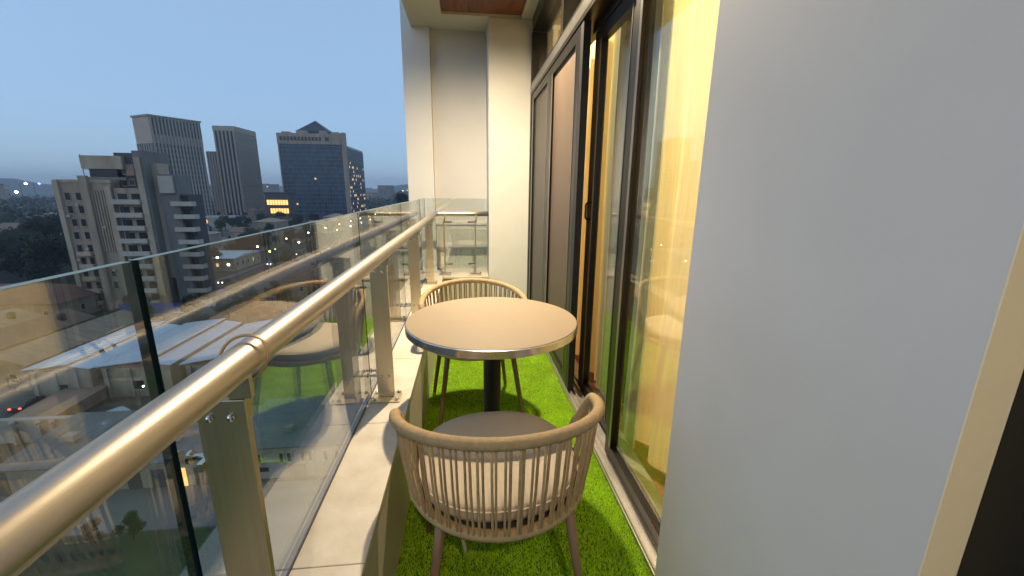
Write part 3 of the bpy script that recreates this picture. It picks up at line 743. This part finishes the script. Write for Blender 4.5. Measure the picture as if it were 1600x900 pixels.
# ---- houses
def house(name, label, loc, w, d, h, wall, roof, kind='gable', rh=2.5, nwin=3, ov=0.6, group=None, glow=0.0, rz=0.0, cat='house'):
    t = thing(name, label, cat, loc, rz, group)
    B(0, w, 0, d, 0, h).build('wall', wall, t)
    if kind == 'gable_y':      # ridge along y
        r = MB(); r.hexa([(-ov, -ov, h + .01), (w + ov, -ov, h + .01), (w + ov, d + ov, h + .01), (-ov, d + ov, h + .01), (w / 2 - .1, -ov, h + rh), (w / 2 + .1, -ov, h + rh), (w / 2 + .1, d + ov, h + rh), (w / 2 - .1, d + ov, h + rh)])
    elif kind == 'gable':
        r = MB(); r.hexa([(-ov, -ov, h + .01), (w + ov, -ov, h + .01), (w + ov, d + ov, h + .01), (-ov, d + ov, h + .01), (-ov, d / 2 - .1, h + rh), (w + ov, d / 2 - .1, h + rh), (w + ov, d / 2 + .1, h + rh), (-ov, d / 2 + .1, h + rh)])
    elif kind == 'hip':
        q = min(w, d) / 2 - .1
        r = MB(); r.hexa([(-ov, -ov, h + .01), (w + ov, -ov, h + .01), (w + ov, d + ov, h + .01), (-ov, d + ov, h + .01), (q, q, h + rh), (w - q, q, h + rh), (w - q, d - q, h + rh), (q, d - q, h + rh)])
    elif kind == 'shed':       # one slope, low at -y
        r = MB(); r.hexa([(-ov, -ov, h + .01), (w + ov, -ov, h + .01), (w + ov, d + ov, h + .01), (-ov, d + ov, h + .01), (-ov, -ov, h + .15), (w + ov, -ov, h + .15), (w + ov, d + ov, h + rh), (-ov, d + ov, h + rh)])
    else:
        r = MB(); r.box(-ov, w + ov, -ov, 0.2, h + .01, h + rh).box(-ov, w + ov, d - .2, d + ov, h + .01, h + rh).box(-ov, .2, .21, d - .21, h + .01, h + rh).box(w - .2, w + ov, .21, d - .21, h + .01, h + rh).box(.2, w - .2, .2, d - .2, h + .01, h + rh * .4)
    ro = r.build('roof', roof, t)
    for k in range(nwin):
        x = w * (k + .5) / nwin
        window(t, x, -0.001, h * .35, 1.0, 1.3, '-y', 'glow_window' if rnd.random() < glow else None)
    if nwin and kind != 'flat' and w > 8:
        MB().lathe([(.62, h + rh * .35), (.66, h + rh * .35 + .9), (.6, h + rh * .35 + 1.3), (.2, h + rh * .35 + 1.45)], 12, (w * .8, d * .82)).build('water_tank', 'rubber', t, smooth=True)
    if nwin:
        ny = max(1, int(d / 4))
        for k in range(ny): window(t, w + .001, d * (k + .5) / ny, h * .35, 1.0, 1.3, '+x', 'glow_window' if rnd.random() < glow else None)
        B(w * .5 + .9, w * .5 + 1.9, -0.06, -0.002, 0, 2.2).build('door', 'grey_dark', t)
    return t, ro

# long compound building straight below
t, ro = house('compound_house', 'long low tan house with lit doorway behind the near post', (-47, 41.2, GZ), 21.4, 8.5, 3.3, 'tan_light', 'roof_grey', 'shed', 0.9, 0, 0.7)
for x, w, m in ((11.0, 1.3, 'grey_dark'), (13.4, 1.3, 'grey_dark'), (15.6, 1.2, 'glow_warm'), (17.6, 1.5, 'grey_dark'), (4.5, 1.3, 'grey_dark'), (7.5, 1.6, 'grey_dark')):
    B(x, x + w, -0.05, -0.002, 0, 2.2).build('door', m, t)
for k in range(22): B(-0.7 + k * 1.03, -0.66 + k * 1.03, -0.7, 9.2, 3.3 + .15 , 3.3 + .16).build('roof_seam', 'roof_slate', ro) if False else None
for k, (x, y) in enumerate(((3, 3), (8, 5.4), (14, 2.2), (17.5, 5))): B(x, x + 1.1, y, y + .9, 3.9 + y * .06, 4.6 + y * .06).build('roof_box', 'roof_slate' if k % 2 else 'white_render', t)
t, ro = house('windowed_house', 'low pale house with small windows and slate roof right of the near post', (-25.0, 41.6, GZ), 11.6, 8.0, 4.0, 'white_render', 'roof_slate', 'shed', 1.2, 0, 0.6)
for x in (1.0, 2.1, 4.4, 5.2, 6.6, 7.4, 9.0, 10.2): window(t, x, -0.001, 2.0, 0.38, 1.1)
B(1.4, 2.9, -0.07, -0.002, .9, 1.4).build('sign_board', 'window_dark', t)
B(5.0, 6.8, -0.06, -0.002, 0, 1.6).build('door', 'roof_tan', t); B(7.6, 8.9, -0.06, -0.002, 0, 1.6).build('door', 'tan_light', t)
MB().box(4.2, 5.0, 1.8, 2.6, 4.25, 5.0).build('roof_unit', 'roof_grey', t)
# garden boundary wall with round finials
gw = thing('boundary_wall', 'pale boundary wall with round finials left of the long house', 'wall', (-60, 51.2, GZ))
B(0, 13.6, 0, 0.5, 0, 2.9).build('wall', 'white_render', gw); B(-.1, 13.7, -.1, .6, 2.91, 3.15).build('coping', 'slab_white', gw)
fn = MB().lathe([(0.16, 2.4), (0.12, 2.8)], 10).ball((0, 0, 3.05), .30, 10, 8).mesh('finial', 'slab_white', True)
for x in (4.3, 7.2, 8.7, 12.8): link('finial', fn, gw, (x, -0.30, -0.2)); 
for x in (4.3, 7.2, 8.7, 12.8): B(x - .2, x + .2, -.55, -.101, 0, 2.19).build('pier', 'white_render', gw)
# pink lean-to
o, ro = house('lean_to', 'long pinkish lean-to shed in the yard before the metal roofs', (-59.4, 54.2, GZ), 4.9, 11.6, 1.6, 'pink_wall', 'pink_wall', 'shed', 0.5, 0, 0.3, cat='shed')
# metal roofed sheds
def metal_shed(label, x0, x1, y0, y1, zt, left=True):
    t = thing('metal_shed', label, 'shed', (x0, y0, GZ), 0, 'sheds with pale metal roofs')
    w, d = x1 - x0, y1 - y0
    B(.4, w - .4, .6, d - .4, 0, zt - 1.2).build('wall', 'tan_light', t)
    r = MB(); r.hexa([(0, 0, zt - 1.1), (w * .72, 0, zt - .25), (w * .72, d, zt - .25), (0, d, zt - 1.1), (0, 0, zt - .95), (w * .72, 0, zt - .1), (w * .72, d, zt - .1), (0, d, zt - .95)])
    ro = r.build('roof_sheet', 'roof_metal', t)
    r = MB(); r.hexa([(w * .72, .2, zt - .7), (w, .2, zt - 1.2), (w, d, zt - 1.2), (w * .72, d, zt - .7), (w * .72, .2, zt - .6), (w, .2, zt - 1.1), (w, d, zt - 1.1), (w * .72, d, zt - .6)])
    r.build('roof_sheet', 'roof_metal', t)
    rb = B(0, w * .72, 0, .05, 0, .05)
    n = 14
    for k in range(n):
        y = d * (k + .5) / n
        m = MB(); m.hexa([(0, y - .03, zt - .949), (w * .72, y - .03, zt - .099), (w * .72, y + .03, zt - .099), (0, y + .03, zt - .949), (0, y - .03, zt - .90), (w * .72, y - .03, zt - .05), (w * .72, y + .03, zt - .05), (0, y + .03, zt - .90)])
        m.build('roof_rib', 'roof_metal', ro)
    B(.3, w * .72, -.02, .14, zt - 1.25, zt - 1.12).build('gutter', 'roof_slate', t)
    for k in range(3): B(1 + k * w / 3.2, 1.25 + k * w / 3.2, .3, .55, 0, zt - 1.15).build('pillar', 'white_render', t)
    window(t, w * .5, .599, 1.2, 1.6, 1.4)
    return t
metal_shed('leftmost shed with a wide pale blue metal roof', -64.2, -55.4, 61.5, 81.5, 6.2)
metal_shed('middle pale metal roofed shed right of the widest one', -55.0, -44.8, 62, 82.5, 6.2)
metal_shed('pale metal roofed shed seen just above the handrail', -43.4, -36.2, 62, 81, 6.2)
# brown roofs
for k, (x, y, w, d, h, c, lab) in enumerate((
    (-76, 66, 8, 24, 4.2, 'roof_tan', 'long tan roofed house beside the leftmost metal shed'),
    (-87, 68, 9, 22, 4.6, 'roof_brown', 'long brown roofed house at the left edge'),
    (-99, 72, 10, 20, 4.4, 'roof_tan', 'far left tan roofed house beyond the brown one'))):
    house('row_house', lab, (x, y, GZ), w, d, h, 'tan_render', c, 'gable_y', 1.8, 2, .5)
house('red_roofed_hall', 'wide red roofed hall below the dark trees', (-126, 101, GZ), 32, 16, 4.8, 'tan_render', 'roof_red', 'hip', 3.0, 6, .8)
house('white_roofed_hall', 'long pale roofed hall beside the main street', (-108, 163, GZ), 20, 20, 5.0, 'white_render', 'roof_metal', 'gable', 1.5, 5, 1.0, glow=.2)
house('maroon_roofed_house', 'maroon roofed house on the near side of the main street', (-66, 122, GZ), 20, 18, 5, 'tan_render', 'roof_red', 'hip', 4, 4, .8)
# site hoarding
hb = thing('site_hoarding', 'bright blue site hoarding at the foot of the tan tower', 'hoarding', (-72.2, 108, GZ))
for k in range(8): B(0, .1, k * 2.4, k * 2.4 + 2.36, 0, 2.6).build('panel', 'hoarding_blue', hb)
for k in range(6): B(-0.1 - (k + 1) * 2.4, -0.14 - k * 2.4, -.1, 0, 0, 2.6).build('panel', 'hoarding_blue', hb)

# low-rise quarter between the towers and the horizon
walls = ['tan_render', 'white_render', 'grey_render', 'tan_light']; roofs = ['roof_brown', 'roof_grey', 'roof_red', 'roof_slate', 'roof_tan']
taken = [(-106, 90, 40, 30), (-220, 325, 70, 60), (-165, 385, 75, 80), (-205, 318, 80, 40)]
protos = []
for k in range(7):
    w = rnd.uniform(9, 16); d = rnd.uniform(9, 16); h = rnd.choice([4, 6.5, 7, 10])
    wn = ('tan', 'pale', 'grey', 'sandy')[k % 4]; rn = ('brown', 'grey', 'red', 'slate', 'tan')[k % 5]; rk = ('gable', 'hip', 'flat', 'gable_y', 'hip', 'gable', 'flat')[k]
    lab = '%s %s house with %s %s roof in the low-rise quarter below the towers' % ('tall' if h > 8 else 'small', wn, rn, {'gable_y': 'gable'}.get(rk, rk))
    t, ro = house('low_house', lab, (0, 0, 0), w, d, h, walls[k % 4], roofs[k % 5], rk, 2.2 if rk != 'flat' else .9, 3, .5, 'low-rise houses between street and towers', glow=.03)
    protos.append((t, w, d))
spots = []
for gx in range(12):
    for gy in range(13):
        x = -300 + gx * 24 + rnd.uniform(-4, 4); y = 135 + gy * 27 + rnd.uniform(-5, 5)
        if -88 < x + 5 < -66 or x > -34: continue
        if (x + 8) / y < -1.06: continue
        if any(a - 16 < x < a + w and b - 16 < y < b + d for a, b, w, d in taken): continue
        if -112 < x < -84 and y < 188: continue
        if y < 185 and -175 < x < -105: continue
        if -68 < x < -46 and y < 160: continue
        spots.append((x, y))
rnd.shuffle(spots); spots = spots[:62]
first = set()
for k, (x, y) in enumerate(spots):
    p, w, d = protos[k % 7]
    o = p if k < 7 else copy_tree(p)
    o.location = (x, y, GZ)

# distant city blocks on the horizon
fm = []
for k in range(5):
    w, d, h = rnd.uniform(22, 45), rnd.uniform(20, 35), (18, 26, 36, 22, 30)[k]
    fm.append((B(0, w, 0, d, 0, h).mesh('wall', walls[k % 4]), B(-.5, w + .5, -.5, d + .5, h + .01, h + 1.5).mesh('roof', 'grey_dark'), w, h, B(0, 3.2, -.3, 0, 0, 2.6).mesh('lit_window', rnd.choice(['glow_window', 'glow_warm', 'glow_yellow'])), B(0, 3.2, -.2, 0, 0, 2.4).mesh('window', 'window_dark')))
for k in range(70):
    ang = rnd.uniform(R(-52), R(-3)); dist = rnd.uniform(620, 2200)
    x, y = math.sin(ang) * dist, math.cos(ang) * dist
    a, b, w, h, lwm, dwm = fm[k % 5]
    t = thing('distant_block', '%s far city block low on the horizon' % ('low tan', 'pale', 'tall grey', 'sandy', 'long tan')[k % 5], 'building', (x, y, GZ), rnd.uniform(-.3, .3), 'far city blocks on the horizon')
    link('wall', a, t); link('roof', b, t)
    for q in range(5): link('lit_window' if q < k % 2 else 'window', lwm if q < k % 2 else dwm, t, (rnd.uniform(1, w - 5), 0, rnd.uniform(h * .4, h - 4)))

# ---- hills
hm = MB(); n = 60
for k in range(n + 1):
    a = R(-75) + R(90) * k / n
    hh = 34 + 16 * math.sin(k * .45) + 10 * math.sin(k * 1.13 + 1) + (26 if k < 22 else 0)
    hm.v += [(math.sin(a) * 2600, math.cos(a) * 2600, GZ - 1), (math.sin(a) * 2900, math.cos(a) * 2900, GZ + hh), (math.sin(a) * 3600, math.cos(a) * 3600, GZ - 1)]
for k in range(n): hm.f += [(k * 3, k * 3 + 3, k * 3 + 4, k * 3 + 1), (k * 3 + 1, k * 3 + 4, k * 3 + 5, k * 3 + 2)]
struct(hm.build('hills', 'hill_green', smooth=True))

# ---- trees
def tree_meshes(seed, h, leafmat, cards=4200):
    r = random.Random(seed); tr = MB(); cr = MB()
    top = h * .62
    tr.tube([(0, 0, 0), (r.uniform(-.3, .3), r.uniform(-.3, .3), top * .5), (r.uniform(-.5, .5), r.uniform(-.5, .5), top)], [h * .03, h * .022, h * .010], 7)
    clumps = []
    for k in range(11):
        a = r.uniform(0, 6.283); rad = r.uniform(.08, .30) * h; z = h * r.uniform(.36, .86)
        if z > h * .7: rad *= .6
        c = Vector((math.cos(a) * rad, math.sin(a) * rad, z)); clumps.append((c, h * r.uniform(.10, .19)))
        s = Vector((0, 0, top * r.uniform(.45, .95))); tr.tube([s, s.lerp(c, .55) + Vector((0, 0, -.02 * h)), c], [h * .012, h * .008, h * .003], 5)
    for k in range(cards):
        c, rr = r.choice(clumps)
        d = Vector((r.gauss(0, 1), r.gauss(0, 1), r.gauss(0, .8))).normalized() * rr * (r.random() ** .4) * r.uniform(.7, 1.15)
        p = c + d; u = Vector((r.gauss(0, 1), r.gauss(0, 1), r.gauss(0, .6))).normalized(); w = u.orthogonal().normalized(); sz = h * r.uniform(.012, .028)
        i = len(cr.v); cr.v += [tuple(p - u * sz), tuple(p + w * sz * .6), tuple(p + u * sz), tuple(p - w * sz * .6)]; cr.f.append((i, i + 1, i + 2, i + 3))
    return tr.mesh('trunk', 'bark'), cr.mesh('crown', leafmat)
TM = [tree_meshes(3 + k, 12, lm) for k, lm in enumerate(('leaf_dark', 'leaf_mid', 'leaf_dark', 'leaf_brown', 'leaf_mid'))]
def tree(name, label, x, y, s, kind, group):
    t = thing(name, label, 'tree', (x, y, GZ), rnd.uniform(0, 6.28), group); t.scale = (s, s, s * rnd.uniform(.9, 1.1))
    link('trunk', TM[kind][0], t); link('crown', TM[kind][1], t)
sheet('park', 'park_floor', -240, -101, 120, 192, 0.03)
for k in range(46):
    x = rnd.uniform(-215, -106); y = rnd.uniform(122, 190)
    tree('park_tree', 'dark tree in the wooded park left of the tan tower', x, y, rnd.uniform(1.1, 1.6), rnd.choice([0, 2, 0]), 'dark trees of the park')
for k in range(26):
    tree('street_tree', 'tree lining the far side of the main street', -90 - rnd.uniform(0, 9), 122 + k * 9 + rnd.uniform(-3, 3), rnd.uniform(.7, 1.1), rnd.choice([0, 1, 2, 4]), 'trees on the far side of the street')
for k in range(16):
    tree('roadside_tree', 'tree lining the near side of the main street', -66 + rnd.uniform(-2, 3), 146 + k * 16 + rnd.uniform(-3, 3), rnd.uniform(.6, 1.0), rnd.choice([1, 3, 3, 4]), 'trees on the near side of the street')
for k in range(24):
    tree('town_tree', 'tree standing among the low-rise houses', rnd.uniform(-290, -108), rnd.uniform(195, 315), rnd.uniform(.8, 1.3), rnd.choice([0, 1, 2]), 'trees among the low-rise houses')
for k in range(14):
    tree('hedge_tree', 'tree in the belt below the office blocks', -175 + k * 9 + rnd.uniform(-3, 3), 318 + rnd.uniform(-8, 8), rnd.uniform(.8, 1.2), rnd.choice([0, 1, 3]), 'tree belt below the office blocks')
for (x, y, s, lab) in ((-70, 92, .75, 'tree between the metal roofs and the blue hoarding'), (-63, 97, .6, 'small tree behind the middle metal shed'), (-43, 300, 2.65, 'great dark tree on the horizon beside the outer pillar'), (-72.0, 58, .6, 'dark bushy tree at the left edge below the tan roofs'), (-52, 100, .7, 'tree behind the row of metal sheds')):
    tree('lone_tree', lab, x, y, s, 0, None)
for (x, y, s, lab) in ((-30.5, 34.2, .22, 'right one of two small shrubs on the dark lawn'), (-33.5, 34.0, .2, 'left one of two small shrubs on the dark lawn')):
    tree('lawn_shrub', lab, x, y, s, 0, None)
for k, (x, y, q) in enumerate(((-66, 88, .55), (-60, 92, .6), (-54, 88, .5), (-49, 93, .65), (-43, 90, .55), (-38, 96, .7), (-58, 102, .6), (-46, 106, .6), (-67, 103, .5), (-40, 112, .75), (-52, 114, .6), (-62, 114, .55))):
    tree('yard_tree', 'tree in the dim plot between the metal sheds and the maroon roof', x, y, q, (0, 4, 2, 1)[k % 4], 'trees behind the metal sheds')
# far woodland, one mass
wd = MB(); r2 = random.Random(5)
for k in range(16000):
    a = r2.uniform(R(-60), R(0)); d = 430 + 900 * r2.random() ** 1.3
    z = GZ + r2.uniform(0, 13) * r2.random() ** .3; sz = r2.uniform(1.2, 3.2)
    p = Vector((math.sin(a) * d, math.cos(a) * d, z)); u = Vector((r2.gauss(0, 1), r2.gauss(0, 1), r2.gauss(0, .7))).normalized() * sz; w = u.orthogonal().normalized() * sz * .7
    if -230 < p.x < -100 and 385 < p.y < 470: continue
    i = len(wd.v); wd.v += [tuple(p - u), tuple(p + w), tuple(p + u), tuple(p - w)]; wd.f.append((i, i + 1, i + 2, i + 3))
o = wd.build('far_woodland', 'leaf_dark'); stuff(o); tag(o, 'far dark woodland merging with the town on the horizon', 'woodland')

# ---- street lamps and other lights
lp = MB().tube([(0, 0, 0), (0, 0, 7.6), (0.2, 0, 8.1), (1.2, 0, 8.3), (1.8, 0, 8.3)], [.11, .07, .06, .05, .05], 6).mesh('pole', 'grey_dark')
lh = MB().box(1.5, 2.2, -.16, .16, 8.22, 8.36).mesh('lamp_head', 'grey_dark')
bulbs = {m: MB().ball((1.9, 0, 8.12), .36, 8, 6).mesh('bulb', m) for m in ('glow_white', 'glow_yellow')}
for k in range(22):
    s = 1 if k % 2 else -1
    t = thing('street_lamp', 'lit street lamp along the main street', 'street lamp', (-78 + s * 7.2, 118 + k * 13.5, GZ), 0 if s < 0 else math.pi, 'street lamps along the main street')
    link('pole', lp, t); link('lamp_head', lh, t); link('bulb', bulbs['glow_yellow' if k % 3 == 0 else 'glow_white'], t)
def lone_lamp(label, x, y, gm, h=1.0):
    t = thing('yard_lamp', label, 'street lamp', (x, y, GZ)); t.scale = (h, h, h)
    link('pole', lp, t); link('lamp_head', lh, t)
    if gm not in bulbs: bulbs[gm] = MB().ball((1.9, 0, 8.12), .36, 8, 6).mesh('bulb', gm)
    link('bulb', bulbs[gm], t)
lone_lamp('yellow yard lamp at the left edge below the brown roofs', -68.5, 60.5, 'glow_yellow', .5)
lone_lamp('amber lamp shining through the dark park trees', -126, 120, 'glow_warm', .6)
lone_lamp('white lamp beside the pale roofed hall', -109, 160, 'glow_white', .7)
lone_lamp('white lamp by the foot of the metal sheds', -48, 60, 'glow_white', .35)
lone_lamp('amber lamp under the roof of the right metal shed', -38.5, 61.2, 'glow_warm', .5)
lone_lamp('green lamp at the bright street junction', -80, 176, 'glow_green', .8)
for (a, d, gm, lab, hh) in ((-42.5, 900, 'glow_blue', 'blue light on the far left skyline', 4), (-43.3, 880, 'glow_white', 'white light left of the blue one on the skyline', 4), (-41.0, 700, 'glow_white', 'white light just left of the tan tower on the skyline', 4.2), (-44, 600, 'glow_white', 'low white light at the far left', 3),
                       (-8.3, 900, 'glow_warm', 'amber light cluster right of the office block', 3.4), (-7.4, 950, 'glow_white', 'white light on the skyline before the outer pillar', 3.6), (-8.9, 800, 'glow_yellow', 'yellow light beside the office block foot', 3.2), (-21.5, 900, 'glow_white', 'white skyline light left of the office block', 3.8), (-46.0, 500, 'glow_yellow', 'yellow light among the far left roofs', 2.0)):
    lone_lamp(lab, math.sin(R(a)) * d, math.cos(R(a)) * d, gm, hh)

# ---- evening haze over the whole scene
hz = B(-4100, 4100, -3100, 4100, GZ - 1.5, 75).build('haze', 'haze_air') if 'haze_air' in MATS else None
if hz: stuff(hz); tag(hz, 'thin blue evening haze over the city', 'haze')
# ---- cars
def car_meshes(body):
    prof = [(-2.1, .35), (2.1, .35), (2.15, .75), (1.95, .92), (1.05, 1.0), (.45, 1.45), (-1.1, 1.47), (-1.75, 1.05), (-2.12, .98)]
    b = MB()
    n = len(prof)
    for y, q in ((-.86, 1), (.86, 1)):
        for px, pz in prof: b.v.append((px, y * (.82 if pz > 1.2 else 1), pz))
    b.f.append(tuple(range(n))); b.f.append(tuple(reversed(range(n, 2 * n))))
    for k in range(n): b.f.append((k, n + k, n + (k + 1) % n, (k + 1) % n))
    g = MB()
    g.hexa([(.50, -.66, 1.36), (.98, -.76, 1.02), (.98, .76, 1.02), (.50, .66, 1.36), (.54, -.66, 1.41), (1.03, -.76, 1.06), (1.03, .76, 1.06), (.54, .66, 1.41)])
    for s in (-1, 1): g.hexa([(-1.45, s * .84, 1.06), (.85, s * .84, 1.06), (.42, s * .735, 1.40), (-1.0, s * .735, 1.40), (-1.45, s * .87, 1.06), (.85, s * .87, 1.06), (.42, s * .76, 1.40), (-1.0, s * .76, 1.40)])
    wm = MB().tube([(0, -.11, 0), (0, .11, 0)], .32, 14)
    return b.mesh('body', body), g.mesh('windows', 'window_dark'), wm.mesh('wheel', 'tyre')
hl = MB().ball((0, 0, 0), .16, 8, 6).mesh('headlight', 'glow_white'); tl = B(-.04, .04, -.16, .16, -.08, .08).mesh('tail_light', 'glow_red')
CM = {c: car_meshes(c) for c in ('car_white', 'car_dark', 'car_red')}
def car(label, x, y, heading, c, group=None, z=GZ + .03, lights=True):
    t = thing('car', label, 'car', (x, y, z), heading, group)
    b, g, w = CM[c]
    link('body', b, t); link('windows', g, t)
    for px in (-1.3, 1.35):
        for s in (-.8, .8): link('wheel', w, t, (px, s, .32))
    if lights:
        for s in (-.6, .6): link('headlight', hl, t, (2.12, s, .72)); link('tail_light', tl, t, (-2.13, s, .85))
for k in range(15):
    s = k % 2
    car('car driving on the main street with its lights on', -80.5 + s * 5, 116 + k * 14 + rnd.uniform(-4, 4), -math.pi / 2 if s == 0 else math.pi / 2, rnd.choice(list(CM)), 'cars on the main street')
car('dark car with red tail lights in the yard beside the leftmost metal shed', -63.2, 60.5, math.pi / 2 + .1, 'car_dark')
car('white parked car by the site hoarding', -69.0, 112, .3, 'car_white', lights=False)
car('parked dark car in the paved yard below the metal sheds', -48, 56, 2.6, 'car_white', lights=False)
